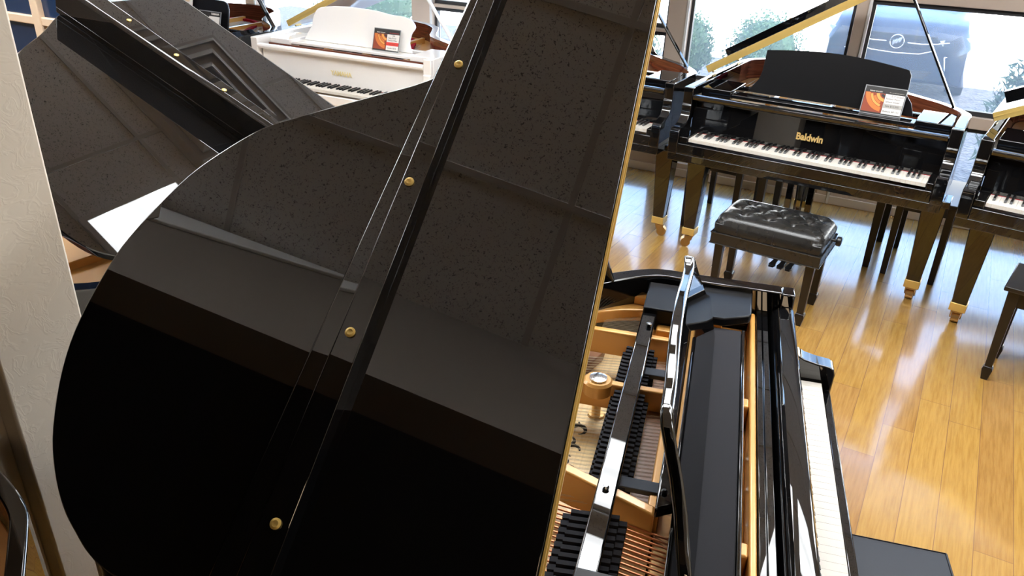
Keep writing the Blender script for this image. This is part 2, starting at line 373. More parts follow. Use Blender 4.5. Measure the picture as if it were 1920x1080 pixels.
def leg(root, mats, u, v, ztop, ferr='brass', swivel=0., wide=.115):
    b = MB(); zb = .115
    b.box(u - wide / 2 - .012, u + wide / 2 + .012, v - wide / 2 - .012, v + wide / 2 + .012, ztop - .035, ztop)
    for z0, z1, h0, h1 in ((zb, ztop - .035, .034, wide / 2),):
        vs = [(u + sx * h, v + sy * h, z) for z, h in ((z0, h0), (z1, h1)) for sx, sy in ((-1, -1), (1, -1), (1, 1), (-1, 1))]
        b.add(vs, [(3, 2, 1, 0), (4, 5, 6, 7)] + [(i, (i + 1) % 4, 4 + (i + 1) % 4, 4 + i) for i in range(4)])
    lg = b.build('leg', mats['case'], root, bevel=.004)
    MB().box(u - .039, u + .039, v - .039, v + .039, .083, .128).build('ferrule', ferr, lg, bevel=.003)
    b = MB(); d = Vector((cos(swivel), sin(swivel), 0)); s_ = Vector((-sin(swivel), cos(swivel), 0))
    b.lathe([(.018, .066), (.02, .083)], lambda x, y, h: (u + x, v + y, h), 12)
    c0 = Vector((u, v, .030)) + d * .022
    for sgn in (-1, 1):
        q = s_ * (sgn * .024); pts = [Vector((u, v, .074)) - d * .018, Vector((u, v, .074)) + d * .03, c0 + d * .016, c0 - d * .006 + Vector((0, 0, -.008)), Vector((u, v, .05)) - d * .012]
        t = s_ * .003
        vs = [p + q - t for p in pts] + [p + q + t for p in pts]
        b.add(vs, [(4, 3, 2, 1, 0), (5, 6, 7, 8, 9)] + [(i, (i + 1) % 5, 5 + (i + 1) % 5, 5 + i) for i in range(5)])
    b.add([Vector((u, v, .068)) + d * a_ + s_ * c_ for a_, c_ in ((-.02, -.026), (.032, -.026), (.032, .026), (-.02, .026))] + [Vector((u, v, .076)) + d * a_ + s_ * c_ for a_, c_ in ((-.02, -.026), (.032, -.026), (.032, .026), (-.02, .026))], [(3, 2, 1, 0), (4, 5, 6, 7)] + [(i, (i + 1) % 4, 4 + (i + 1) % 4, 4 + i) for i in range(4)])
    b.tube([c0 - s_ * .019, c0 + s_ * .019], .030, 18)
    b.build('caster', 'brassy' if ferr == 'brass' else ferr, lg)
def piano(name, pos, yaw, label, u0=-.105, u1=1.315, long=False, lid=28, vh=.52, mats=None, keys=True, krange=(0, 52), lidu0=None, fly=None, desk=True, detail=False, tail=None, prop=None, body='full', desk_pos=(.17, 1.06, .30), buttons=None, rimw=.048, lip=.075, fh=.0435, swv=(2.6, .4, 1.2), liplen=None):
    mt = dict(case='black', desk='desk', plate='gold', inner='rim_wood', prop='black'); mt.update(mats or {})
    root = empty(name, (pos[0], pos[1], 0), yaw, label, 'piano', 'grand pianos on the showroom floor')
    ol = (outline_long if long else outline_baby)(u0, u1)
    inn = inset(ol, rimw)
    vt = max(v for u, v in ol)
    ZB, ZT = .62, .985
    n_ = len(ol)
    # rim
    b = MB()
    b.v = [(u, v, ZB) for u, v in ol] + [(u, v, ZT) for u, v in ol] + [(u, v, ZT) for u, v in inn] + [(u, v, ZB) for u, v in inn]
    for i in range(n_ - 1):
        for q, mi in ((0, 0), (1, 0), (2, 1 if ol[i][1] > .42 and ol[i + 1][1] > .42 else 0), (3, 0)):
            q2 = (q + 1) % 4; b.f.append((q * n_ + i, q * n_ + i + 1, q2 * n_ + i + 1, q2 * n_ + i)); b.m.append(mi)
    b.f += [(0, n_, 2 * n_, 3 * n_), (n_ - 1, 4 * n_ - 1, 3 * n_ - 1, 2 * n_ - 1)]; b.m += [0, 0]
    b.build('rim', [mt['case'], mt['inner']], root, bevel=.004)
    # arms: S-curve cheeks in front of the rim
    prof = [(-.030, .64), (-.032, .755), (-.027, .772), (-.015, .780), (.02, .784), (.055, .792), (.085, .808), (.105, .832), (.113, .86), (.110, .885), (.117, .892), (.117, ZT), (.152, ZT), (.152, .64)]
    for a0 in (u0, u1 - .055):
        MB().prism(prof, lambda v, z, h: (h, v, z), a0, a0 + .055).build('arm', mt['case'], root, bevel=.004)
    kb = MB().box(u0 + .002, u1 - .002, -.028, .42, .60, .645); kb.build('keybed', mt['case'], root, bevel=.003)
    MB().box(u0 + .056, u1 - .056, -.030, -.008, .646, .704).build('key_slip', mt['case'], root, bevel=.004)
    # underside beams
    ub = MB(); ub.box(u0 + .05, u1 - .05, .42, .50, .60, .66)
    ub.build('belly_rail', mt['case'], root)
    for a0, a1 in ((u0 + .056, -.003), (KL + .003, u1 - .056)):
        if a1 - a0 > .008: MB().box(a0, a1, -.012, .150, .70, .738).build('key_block', mt['case'], root, bevel=.003)
    if keys:
        key_meshes()
        for i in range(krange[0], krange[1]):
            place('white_key', keyme['w'], (i * KW, 0, 0), root)
        for i in range(krange[0], krange[1]):
            if (i % 7) in (0, 2, 3, 5, 6) and i < 51:
                place('black_key', keyme['b'], ((i + 1) * KW, 0, 0), root)
        MB().box(0, KL, .148, .1515, .722, .7316).build('key_felt', 'redfelt', root)
    # fallboard and name rail
    fp = [(.1515, .725), (.1530, .74), (.1640, .905), (.150, .911), (.124, .914), (.114, .922), (.1115, .934), (.116, .944), (.130, .9475), (.155, .945), (.166, .936), (.174, .915), (.174, .725)]
    MB().prism(fp, lambda v, z, h: (h, v, z), u0 + .057, u1 - .057).build('fallboard', mt['case'], root, bevel=.002)
    MB().box(u0 + .05, u1 - .05, .180, .196, .80, .922).box(u0 + .05, u1 - .05, .1965, .211, .80, .922).build('name_rail', mt.get('rail', mt['case']), root, bevel=.002)
    if 'rail' in mt: MB().box(u0 + .06, u1 - .06, .226, .236, .86, .940).build('slot_panel', mt['rail'], root)
    # iron plate, soundboard
    inn2 = inset(ol, .052); body_poly = [p for p in inn2 if p[1] > .22]
    poly = [(u1 - .052, .215)] + body_poly + [(u0 + .052, .215)]
    def clipv(poly, v0): return [p for p in poly if p[1] > v0]
    if not detail:
        sb = clipv(poly, .40); MB().prism([(u1 - .052, .40)] + sb + [(u0 + .052, .40)], lambda a_, b_, h: (a_, b_, h), .80, .81).build('soundboard', 'spruce' if mt['plate'] == 'gold' else 'spruce', root)
        pl = MB(); pl.box(u0 + .054, u1 - .054, .216, .40, .84, .875)
        inn3 = inset(ol, .150); po = [p for p in inn2 if p[1] > .42]; pi_ = [p for p in inn3 if p[1] > .42]
        m_ = min(len(po), len(pi_)); io = [i for i, p in enumerate(inn2) if p[1] > .42 and inn3[i][1] > .3]
        for a_, c_ in zip(io[:-1], io[1:]):
            P = [inn2[a_], inn2[c_], inn3[c_], inn3[a_]]
            pl.add([(x, y, .835) for x, y in P] + [(x, y, .865) for x, y in P], [(3, 2, 1, 0), (4, 5, 6, 7), (0, 1, 5, 4), (1, 2, 6, 5), (2, 3, 7, 6), (3, 0, 4, 7)])
        for uu in (.30, .62, .95):
            ve = min([max([p[1] for p in inn3 if abs(p[0] - uu) < .06] or [.9]), vt - .16])
            pl.box(uu - .014, uu + .014, .40, ve, .85, .905)
        pl.build('iron_plate', mt['plate'], root, bevel=.004)
        br = MB(); i1 = inset(ol, .165); i2 = inset(ol, .195)
        for a_, c_ in zip(io[:-1], io[1:]):
            P = [i1[a_], i1[c_], i2[c_], i2[a_]]
            br.add([(x, y, .8655) for x, y in P] + [(x, y, .889) for x, y in P], [(3, 2, 1, 0), (4, 5, 6, 7), (0, 1, 5, 4), (1, 2, 6, 5), (2, 3, 7, 6), (3, 0, 4, 7)])
        br.build('string_braid', 'redfelt', root)
        st = MB()
        for i in range(46):
            uu = u0 + .14 + i * .026
            ve = max([p[1] for p in inn3 if abs(p[0] - uu) < .06] or [.7]) - .02
            if ve > .45: st.tube([(uu, .33, .884), (uu - .02, ve, .872)], .0014, 4, cap=False)
        o = st.build('strings', 'steel', root); o['kind'] = 'stuff'
        da = MB().box(u0 + .12, u1 - .22, .47, .53, .885, .905).build('damper_row', 'felt', root)
        MB().box(u0 + .10, u1 - .12, .30, .345, .876, .884).build('tuning_felt', 'redfelt', root)
    # lid
    if lid is None: A = 0
    else: A = R(lid)
    lu = u0 if lidu0 is None else lidu0; z0 = 1.0
    def LT(s, v, h): return (lu + s * cos(A) - h * sin(A), v, z0 + s * sin(A) + h * cos(A))
    ov = .004
    lo = [(u - u0 + (u0 - lu), v) for u, v in ol]
    if tail: lo = tail
    if lid is not None:
        main = [p for p in lo if p[1] > vh + .001]
        S1 = max(p[0] for p in lo)
        main = [(S1, vh)] + main + [(0 if main[-1][0] < .03 else main[-1][0], vh)]
        ld = MB().prism(main, LT, 0, .021).build('lid', mt['case'], root, bevel=.0035, seg=3)
        fl_ = fly or dict(L1=(1.00, 0.), L2=(.952, 0.), L3=(.895, 0.))
        l1, l2, l3 = [(lambda q: (lambda s: q[0] + q[1] * s))(fl_[k_]) for k_ in ('L1', 'L2', 'L3')]
        SL = liplen or S1
        # fly: folded back onto the lid; its free edge carries the lip rail
        b = MB()
        for nm, sec in (('fly_leaf', lambda s: [(vh + .0015, .0225), (vh + .0015, fh), (l1(s) - .001, fh), (l1(s) - .001, .0225)]),
                        ('lip_rail', lambda s: [(l3(s), fh), (l3(s), lip), (l2(s), lip), (l2(s) + .002, lip - .0022), (l1(s) - .004, lip - .006), (l1(s), lip - .011), (l1(s), fh)])):
            b = MB(); k_ = len(sec(0)); vs = [LT(s, v, h) for s in (.004, SL) for v, h in sec(s)]
            b.add(vs, [tuple(range(k_)), tuple(range(2 * k_ - 1, k_ - 1, -1))] + [(i, k_ + i, k_ + (i + 1) % k_, (i + 1) % k_) for i in range(k_)])
            b.build(nm, mt['case'], ld, bevel=.0016, seg=2)
        hg = MB()
        for h0, h1 in ((.0005, .0205), (.0235, fh - .001)): hg.box(.003, S1, vh - .0035, vh, h0, h1, 0, LT)
        hg.box(.003, S1, vh - .006, vh - .0005, .0195, .0245, 0, LT)
        hg.build('piano_hinge', mt.get('hinge', 'brass'), ld)
        for s, v in (buttons or [(x, l3(x) + .028) for x in (.15, .43, .71, .99, 1.27)]):
            b = MB().lathe([(.0078, lip), (.0086, lip + .0015), (.0086, lip + .003), (.0050, lip + .0044), (.0022, lip + .0036)], lambda x, y, h: LT(s + x, v + y, h), 16)
            b.build('bumper', 'brass', ld)
        for v in (vh + .10, vt - .35):
            b = MB(); b.tube([(lu + .005, v - .03, z0 - .001), (lu + .005, v + .03, z0 - .001)], .006, 8)
            b.build('butt_hinge', 'brass', ld)
        # prop stick
        if prop:
            (pu, pv, pz), (ps, pvv) = prop
            top = LT(ps, pvv, -.001); p0 = Vector((pu, pv, pz)); p1 = Vector(top); d = (p1 - p0); s_ = Vector((0, 1, 0)); t = d.cross(s_).normalized() * .006; q = s_ * .016
            b = MB(); vs = [p + a_ * t + c_ * q for p in (p0, p1) for a_, c_ in ((-1, -1), (1, -1), (1, 1), (-1, 1))]
            b.add(vs, [(3, 2, 1, 0), (4, 5, 6, 7)] + [(i, (i + 1) % 4, 4 + (i + 1) % 4, 4 + i) for i in range(4)])
            ps_ = b.build('prop_stick', mt['prop'], root, bevel=.003)
            MB().box(pu - .015, pu + .012, pv - .022, pv + .022, pz - .02, pz + .012).build('prop_hinge', 'brass', ps_, bevel=.002)
    # legs, lyre
    leg(root, mt, .012, .225, .60, mt.get('ferr', 'brass'), swv[0]); leg(root, mt, KL + .055 if u1 > 1.3 else KL, .255, .60, mt.get('ferr', 'brass'), swv[1]); leg(root, mt, .45, vt - .27, .64, mt.get('ferr', 'brass'), swv[2])
    ly = MB()
    for uu in (.555, .668): ly.box(uu - .017, uu + .017, .20, .23, .11, .60)
    for uu in (.595, .628): ly.tube([(uu, .215, .13), (uu, .215, .60)], .006, 8)
    ly.box(.53, .693, .185, .245, .565, .60); ly.box(.515, .708, .18, .25, .07, .125)
    lo_ = ly.build('pedal_lyre', mt['case'], root, bevel=.003)
    for uu in (.565, .612, .658):
        b = MB().prism([(-.012, 0), (.012, 0), (.014, -.07), (.02, -.11), (.013, -.135), (-.013, -.135), (-.02, -.11), (-.014, -.07)], lambda a_, c_, h: (uu + a_, .1805 + c_, h), .075, .087)
        b.build('pedal', mt.get('pedal', 'brass'), lo_, bevel=.003)
    return root, LT, mt
def desk_panel(root, prof, v, lean, th, matname):
    # prof: (u, height above the shelf)
    T = lambda u, h, t: (u, v + h * sin(lean) + t * cos(lean), .962 + h * cos(lean) - t * sin(lean))
    return MB().prism(prof, T, 0, th).build('music_desk', matname, root, bevel=.003)
def desk_shelf(root, mt, u0, u1, v0=.245, v1=.52, block=.17, z=.952):
    mt = dict(mt, desk=mt['case'])
    # sliding desk frame: two end blocks, a front shelf, a rear rail
    for a, c in ((u0, u0 + block), (u1 - block, u1)):
        MB().box(a, c, v0, v1, .918, z + .018).build('desk_block', mt['desk'], root, bevel=.004)
    MB().box(u0 + block, u1 - block, v0 + .008, v0 + .105, .941 if 'rail' in mt else .93, z + .008 * ('rail' in mt)).build('desk_shelf', mt['desk'], root, bevel=.004)
    MB().box(u0 + block, u1 - block, v1 - .035, v1, .93, z).build('desk_rail', mt['case'], root, bevel=.004)

YF = -.5448
# ---- A: the big open grand in the foreground
tailA = [(1.43, .15), (1.43, .45)] + spline([(1.43, .48), (1.39, .58), (1.30, .68), (1.16, .785), (1.05, .865)] + [(.979, .948), (.931, 1.043), (.888, 1.13), (.859, 1.187), (.826, 1.244), (.768, 1.301), (.699, 1.352), (.597, 1.397), (.512, 1.421), (.388, 1.429), (.294, 1.416), (.195, 1.381), (.131, 1.343), (.08, 1.299), (.047, 1.257), (.023, 1.22), (.004, 1.17), (0, 1.10)], 4) + [(0, .15)]
A_, LTA, mtA = piano('grand_piano', (.5871, .7114), 1.3226, 'black grand piano nearest the camera, its huge lid filling the left half', u0=-.14, u1=1.287, lid=38, vh=.54, lidu0=-.14, tail=tailA, detail=True, mats=dict(inner='black'),
    lip=.064, fh=.0335, fly=dict(L1=(1.005, -.088), L2=(.957, -.066), L3=(.908, -.052)), buttons=[(.987, .876), (.721, .895), (.431, .909), (.125, .923)], prop=((1.21, .615, .93), (1.02, .72)), liplen=1.425)
# detailed interior, treble end
b = MB().prism([(1.234, .40), (1.234, .46), (1.17, .61), (1.02, .78), (.80, .91), (.70, 1.10), (.60, 1.28), (.40, 1.36), (.20, 1.37), (-.02, 1.28), (-.088, 1.15), (-.088, .40)], lambda a, c, h: (a, c, h), .80, .81)
b.build('soundboard', 'spruce', A_)
pl = MB()
pl.box(-.085, 1.225, .2125, .228, .80, .918)                      # front flange
pl.box(-.085, 1.225, .228, .395, .80, .862)                       # pin field
for u in (.30, .775): pl.box(u - .018, u + .018, .228, .31, .862, .915)
for u, h in ((.98, .932), (.735, .932)): pl.box(u - .011, u + .011, .395, .86 if u > .9 else 1.1, .862, h)
P = [(.30, .36), (.343, .36), (.475, .72), (.43, .72)]; pl.prism([(.318, .40), (.345, .40), (.475, .72), (.445, .72)], lambda a, c, h: (a, c, h), .850, .932)
pl.prism([(.345, .392), (1.05, .392), (1.05, .415), (.345, .415)], lambda a, c, h: (a, c, h), .862, .925)   # cross flange behind the desk
pl.prism([(1.03, .395), (1.07, .395), (1.07, .47), (1.03, .47)], lambda a, c, h: (a, c, h), .862, .925)
pl.prism([(1.05, .44), (1.234, .44), (1.236, .50), (1.20, .60), (1.12, .72), (1.09, .70), (1.16, .58), (1.18, .52), (1.05, .47)], lambda a, c, h: (a, c, h), .862, .90)
pl.prism([(1.12, .30), (1.234, .30), (1.234, .62), (1.215, .62), (1.20, .42), (1.12, .38)], lambda a, c, h: (a, c, h), .85, .925)
plo = pl.build('iron_plate', 'gold', A_, bevel=.005, seg=3)
MB().lathe([(.034, .90), (.036, .93), (.030, .9355)], lambda x, y, h: (.735 + x, .575 + y, h), 20).build('bolt_boss', 'gold', plo)
b = MB().lathe([(.021, .934), (.021, .940), (.015, .9415)], lambda x, y, h: (.735 + x, .575 + y, h), 18); b.build('bolt', 'chrome', plo)
b = MB().tube([(.757, .575, .81), (.745, .575, .90)], .011, 12); b.lathe([(.022, .810), (.02, .816)], lambda x, y, h: (.765 + x, .575 + y, h), 10); b.build('nose_bolt', 'brassy', plo)
for u in (.632, .529, .421, .86, .97):
    b = MB().lathe([(.0085, .862), (.009, .866), (.004, .868)], lambda x, y, h: (u + x, .243 + y, h), 12); b.build('plate_screw', 'chrome', plo)
for u in (.64, .545):
    MB().box(u - .008, u + .008, .216, .224, .88, .897).build('felt_tab', 'redfelt', plo)
# bridges
MB().prism([(1.10, .60), (1.02, .60), (.90, .64), (.72, .78), (.70, .82), (.90, .69), (1.03, .645), (1.10, .63)], lambda a, c, h: (a, c, h), .81, .838).build('treble_bridge', 'maple', A_, bevel=.003)
# strings: steel in the treble and tenor, copper-wound bass crossing over
st = MB()
u = .39
while u < .965:
    if abs(u - .735) > .018:
        for q in (-.0016, .0016):
            st.tube([(u + q, .31, .880), (u - .01 + q, .40, .886), (u - .045 + q, .95 - max(0, (u - .6)) * .5, .868)], .00045, 4, cap=False)
    u += .0128
u = 1.0
while u < 1.21:
    st.tube([(u, .33, .884), (u - .02, .62, .872)], .00045, 4, cap=False); u += .0055
o = st.build('steel_strings', 'steel', A_); o['kind'] = 'stuff'
st = MB(); u = -.05; k = 0
while u < .312:
    st.tube([(u, .352, .893), (u + .015, .45, .897), (u + .085, .95, .886)], .0022 if u > .1 else .0028, 6, cap=False); u += .0121 if u > .1 else .016
for i in range(16):
    u = -.06 + i * .026
    st.tube([(u, .352, .878), (u - .09 + .0, .95, .868)], .00045, 4, cap=False)
o = st.build('bass_strings', 'copper', A_); o['kind'] = 'stuff'
MB().box(-.08, .315, .325, .352, .862, .884).build('string_felt', 'redfelt', A_)
tp = MB().lathe([(.0048, .862), (.0048, .905), (.0035, .908)], lambda x, y, h: (x, y, h), 10).mesh('tuning_pin', 'brass')
for i in range(15):
    for j in range(1): place('tuning_pin', tp, (-.06 + i * .0235, .364, 0), A_)
for i in range(14):
    place('tuning_pin', tp, (1.07 + i * .0105, .645 + .012 * (i % 3), -.022), A_)
MB().box(-.08, .31, .355, .392, .862, .868).build('pin_strip', 'brassy', A_)
# dampers: felt heads behind and in front of the rear rail
dm = MB().box(-.0052, .0052, .452, .540, .893, .906).box(-.0045, .0045, .462, .532, .906, .926).mesh('damper', 'felt')
dmw = MB().box(-.006, .006, -.075, .075, 0, .022)
u = .385
while u < .93:
    if abs(u - .735) > .02: place('damper', dm, (u, 0, 0), A_)
    u += .0172
dmb = MB().box(-.0062, .0062, -.060, .060, .0, .016).box(-.005, .005, -.045, .045, .016, .03).mesh('bass_damper', 'felt')
u = -.04
while u < .30:
    place('bass_damper', dmb, (u, .505, .900), A_, (0, 0, .10)); u += .0185
MB().box(.37, .94, .415, .452, .872, .879).build('agraffe_felt', 'maple', A_)
# painted rosette on the soundboard: curls of a darker stain
ro = MB()
def curl(cx, cy, r, a0, a1, wd, n=14):
    p = [(cx + r * cos(a0 + (a1 - a0) * t / n) * (1 - .5 * t / n), cy + r * sin(a0 + (a1 - a0) * t / n) * (1 - .5 * t / n)) for t in range(n + 1)]
    ro.tube([(x, y, .8095) for x, y in p], [wd * (1 - .6 * abs(2 * t / n - 1)) for t in range(n + 1)], 5)
for cx, cy, r, a0, a1 in ((.72, .625, .032, 0, 5), (.69, .605, .026, 2, -3), (.65, .625, .03, 1, 6), (.615, .60, .024, 3, -1.5), (.575, .62, .026, .5, 5), (.54, .60, .02, 2, -3), (.70, .65, .02, 0, 4), (.60, .65, .022, 1, 5), (.505, .61, .018, 0, 4)): curl(cx, cy, r, a0, a1, .0058)
ro.build('soundboard_rosette', 'ink', A_)
# music desk assembly of A
MB().box(1.062, 1.225, .370, .512, .905, .970).build('desk_block', 'desk', A_, bevel=.004)
MB().prism([(1.10, .236), (1.115, .232), (1.255, .228), (1.255, .366), (1.062, .366), (1.062, .30)], lambda a, c, h: (a, c, h), .948, .972).build('desk_block', 'desk', A_, bevel=.004)
MB().box(-.11, .120, .240, .512, .905, .970).build('desk_block', 'desk', A_, bevel=.004)
MB().box(.121, 1.061, .253, .362, .925, .945).build('desk_shelf', 'felt', A_, bevel=.004)
MB().box(.121, 1.061, .2445, .2525, .925, .948).build('shelf_edge', 'black', A_, bevel=.002)
MB().box(.121, 1.061, .3625, .369, .925, .949).build('shelf_edge', 'black', A_, bevel=.002)
MB().box(.121, 1.061, .474, .513, .930, .957).build('desk_rail', 'black', A_, bevel=.004)
for u in (.815, .40): MB().box(u - .016, u + .016, .395, .474, .918, .930).build('cloth_strap', 'greyfelt', A_, bevel=.002)
b = MB().lathe([(.006, .957), (.007, .962), (.003, .965)], lambda x, y, h: (.335 + x, .495 + y, h), 12); b.build('rail_stud', 'chrome', A_)
b = MB().lathe([(.007, .957), (.007, .966), (.003, .968)], lambda x, y, h: (.985 + x, .487 + y, h), 12); b.build('rail_stud', 'black', A_)
dp = [(.215, 0), (.15, .004), (.142, .022), (.175, .05), (.222, .085), (.252, .13), (.268, .175), (.285, .212)] + spline([(.31, .228), (.40, .232), (.50, .246), (.615, .254), (.73, .250), (.83, .240), (.90, .238), (.932, .250)], 3) + [(.950, .236), (.962, .20), (.985, .15), (1.02, .105), (1.066, .085), (1.070, .068), (1.04, .05), (.99, 0)]
T = lambda u, h, t: (u, .318 + h * .335 + t, .951 + h * .97)
dko = MB().prism(dp, T, 0., .024).build('music_desk', 'black', A_, bevel=.007, seg=3)
MB().prism([(.462, .400), (.283, .400), (.287, .392), (.315, .354)], lambda a, c, h: (a, c, h), .956, .980).build('desk_foot', 'black', dko, bevel=.004)
b = MB().lathe([(.005, .980), (.006, .985), (.003, .988)], lambda x, y, h: (.33 + x, .388 + y, h), 12); b.build('desk_knob', 'ebony', dko)
# latch and screws on the far inner arm
b = MB().tube([(1.236, .615, .955), (1.222, .615, .957), (1.214, .60, .955), (1.210, .575, .953)], .0045, 8); b.lathe([(.008, .945), (.010, .955), (.005, .966)], lambda x, y, h: (1.227 + x, .617 + y, h), 12); b.build('prop_catch', 'brass', A_)
b = MB().tube([(1.240, .565, .958), (1.236, .565, .958)], .006, 12); b.build('rim_screw', 'brass', A_)

# ---- B: rear grand at left, lid on the low prop
tailB = [(1.43, .15), (1.43, .90)] + spline([(1.43, .95), (1.40, 1.03), (1.37, 1.08), (1.26, 1.20), (1.16, 1.33), (1.0, 1.49), (.80, 1.62), (.60, 1.69), (.40, 1.722), (.20, 1.715), (.10, 1.68), (.04, 1.60), (.01, 1.50), (0, 1.40)], 5) + [(0, .15)]
B_, LTB, mtB = piano('grand_piano', (-.182, 3.319), 2.545, 'black grand piano left of centre whose lid mirrors a ceiling vent', u0=-.14, u1=1.287, long=True, lid=19.1, vh=.551, lidu0=-.14, tail=tailB, keys=False, mats=dict(hinge='chrome'),
    fly=dict(L1=(.975, .065), L2=(.958, .065), L3=(.935, .026)), lip=.14, buttons=[(1.064, .990), (.793, .988), (.537, .985), (.28, .982)], prop=((1.21, .70, .93), (1.25, .80)), liplen=1.40)
pb = MB().prism([(.72, 1.20), (.70, 1.50), (.50, 1.62), (.32, 1.82), (.16, 1.815), (.02, 1.765), (-.06, 1.63), (-.085, 1.30), (-.085, 1.20)], lambda a, c, h: (a, c, h), .866, .880)
pbo = pb.build('tail_plate', 'gold', B_, bevel=.004)
MB().lathe([(.060, .879), (.052, .892), (.040, .897), (.036, .892), (.034, .882)], lambda x, y, h: (.10 + x, 1.625 - .06 + y, h), 24).build('port_rim', 'gold', pbo)
MB().lathe([(.0345, .8835), (.033, .884)], lambda x, y, h: (.10 + x, 1.565 + y, h), 24).build('port_hole', 'felt', pbo)
MB().box(-.02, .02, 1.50, 1.54, .881, .884).build('felt_patch', 'redfelt', pbo)
# ---- F: the Baldwin against the window
F0, LTF, mtF = piano('grand_piano', (.9572, 4.3506), YF, 'black grand piano with gold name on the fallboard and bench before it', lid=31.5, vh=.50, lip=.09, prop=((1.25, .62, .935), (1.10, .74)), swv=(3.6, 1.5, 1.0), mats=dict(pedal='ebony'))
desk_shelf(F0, mtF, -.045, 1.255, v1=.52)
desk_panel(F0, [(.185, 0), (.215, .045), (.235, .075), (.245, .12), (.245, .235)] + [(.25 + .735 * t, .236 + .030 * math.sin(pi * t) - .010 * t) for t in [i / 14 for i in range(15)]] + [(1.0, .20), (1.005, .10), (1.035, .065), (1.06, 0)], .345, .22, .016, 'desk')
for u in (.29, .93): MB().box(u - .006, u + .006, .43, .445, .95, 1.09).build('desk_prop', 'brass', F0, bevel=.002)
tp2 = MB().lathe([(.0045, .876), (.0045, .915), (.0035, .918)], lambda x, y, h: (x, y, h), 8).mesh('tuning_pin', 'steel')
for i in range(40): place('tuning_pin', tp2, (.12 + i * .0255, .228, 0), F0)
M4 = Matrix.Translation((KL / 2, .1475, .812)) @ Matrix.Rotation(R(90), 4, 'X')
text('name_letters', 'Baldwin', .052, 'logo', F0, M4, bold=.0020, sx=.86)
# ---- E: black grand cut off by the big lid
E0, LTE, mtE = piano('grand_piano', (-.315, 5.125), -.5239, 'black grand piano half hidden behind the gold-hinged lid edge, left of the bench', lid=28, vh=.50, krange=(38, 52), prop=((1.25, .62, .935), (1.0, .74)), mats=dict(ferr='brass', plate='gold'), swv=(3.6, .2, 1.0))
desk_shelf(E0, mtE, -.045, 1.255)
# ---- G: black grand at the right edge
G0, LTG, mtG = piano('grand_piano', (2.1699, 3.4726), -.6183, 'black grand piano cut off by the right edge of the picture', lid=26, vh=.46, krange=(0, 20), prop=None, swv=(1.6, .2, 1.0))
desk_shelf(G0, mtG, -.045, 1.255)
# ---- C: white grand
wm = dict(case='white', desk='white', plate='gold', prop='white', rail='rim_wood')
C0, LTC, mtC = piano('grand_piano', (-1.80, 5.41), -.4238, 'white grand piano with open lid and price card on its music desk', lid=26, vh=.52, mats=wm, prop=((1.25, .62, .935), (1.0, .74)))
desk_shelf(C0, mtC, -.045, 1.255)
pc = [(.17, 0)] + spline([(.195, .05), (.225, .10), (.235, .16), (.27, .215), (.36, .235), (.48, .245), (.60, .245), (.74, .240), (.86, .225), (.95, .222), (1.01, .205), (1.045, .165), (1.02, .12), (1.01, .06)], 3) + [(1.035, 0)]
desk_panel(C0, pc, .345, .22, .018, 'white')
M4 = Matrix.Translation((KL / 2, .1475, .812)) @ Matrix.Rotation(R(90), 4, 'X')
text('name_letters', 'YAMAHA', .042, 'palelogo', C0, M4, bold=.0012, sx=.95)
# ---- D: black grand behind the white one
D0, LTD, mtD = piano('grand_piano', (-3.17, 5.95), -.4539, 'black grand piano behind and left of the white grand', lid=28, vh=.50, keys=False, prop=((1.25, .62, .935), (1.0, .74)))
desk_shelf(D0, mtD, -.045, 1.255)
desk_panel(D0, [(.185, 0), (.21, .05), (.215, .17), (.25, .22)] + spline([(.35, .215), (.50, .225), (.65, .232), (.78, .222), (.88, .212), (.96, .212), (1.01, .20), (1.035, .155)], 3) + [(1.035, 0)], .345, .22, .016, 'desk')
H_OUT = outline_baby(-.14, 1.287)
# ---- H: rim of another grand, bottom left corner
H0, LTH, mtH = piano('grand_piano', (-1.50, -.22), 0., 'black grand piano showing only its rounded rim in the lower left corner', u0=-.14, u1=1.287, lid=None, keys=False, desk=False, rimw=.030)
MB().prism([p for p in inset(H_OUT, .034) if p[1] > .5], lambda a, c, h: (a, c, h), .915, .925).build('iron_plate', 'gold', H0, bevel=.003)
b = MB().lathe([(.010, .925), (.011, .930), (.005, .934)], lambda x, y, h: (.665 + x, 1.13 + y, h), 14); b.build('plate_screw', 'brass', H0)

# ------------------------------------------------------------------ benches
def tapered_leg(root, x, y, zt, w0, w1, matname, spade=False):
    b = MB(); zb = .07 if spade else 0
    vs = [(x + sx * h, y + sy * h, z) for z, h in ((zb, w1), (zt, w0)) for sx, sy in ((-1, -1), (1, -1), (1, 1), (-1, 1))]
    b.add(vs, [(3, 2, 1, 0), (4, 5, 6, 7)] + [(i, (i + 1) % 4, 4 + (i + 1) % 4, 4 + i) for i in range(4)])
    if spade:
        vs = [(x + sx * h, y + sy * h, z) for z, h in ((0, w1 * .9), (.055, w1 * 1.45), (.07, w1 * 1.15)) for sx, sy in ((-1, -1), (1, -1), (1, 1), (-1, 1))]
        b.add(vs, [(3, 2, 1, 0), (8, 9, 10, 11)] + [(j * 4 + i, j * 4 + (i + 1) % 4, j * 4 + 4 + (i + 1) % 4, j * 4 + 4 + i) for j in range(2) for i in range(4)])
    return b.build('leg', matname, root, bevel=.002)
def local(p, yaw, u, v): return (p[0] + u * cos(yaw) - v * sin(yaw), p[1] + u * sin(yaw) + v * cos(yaw), 0)
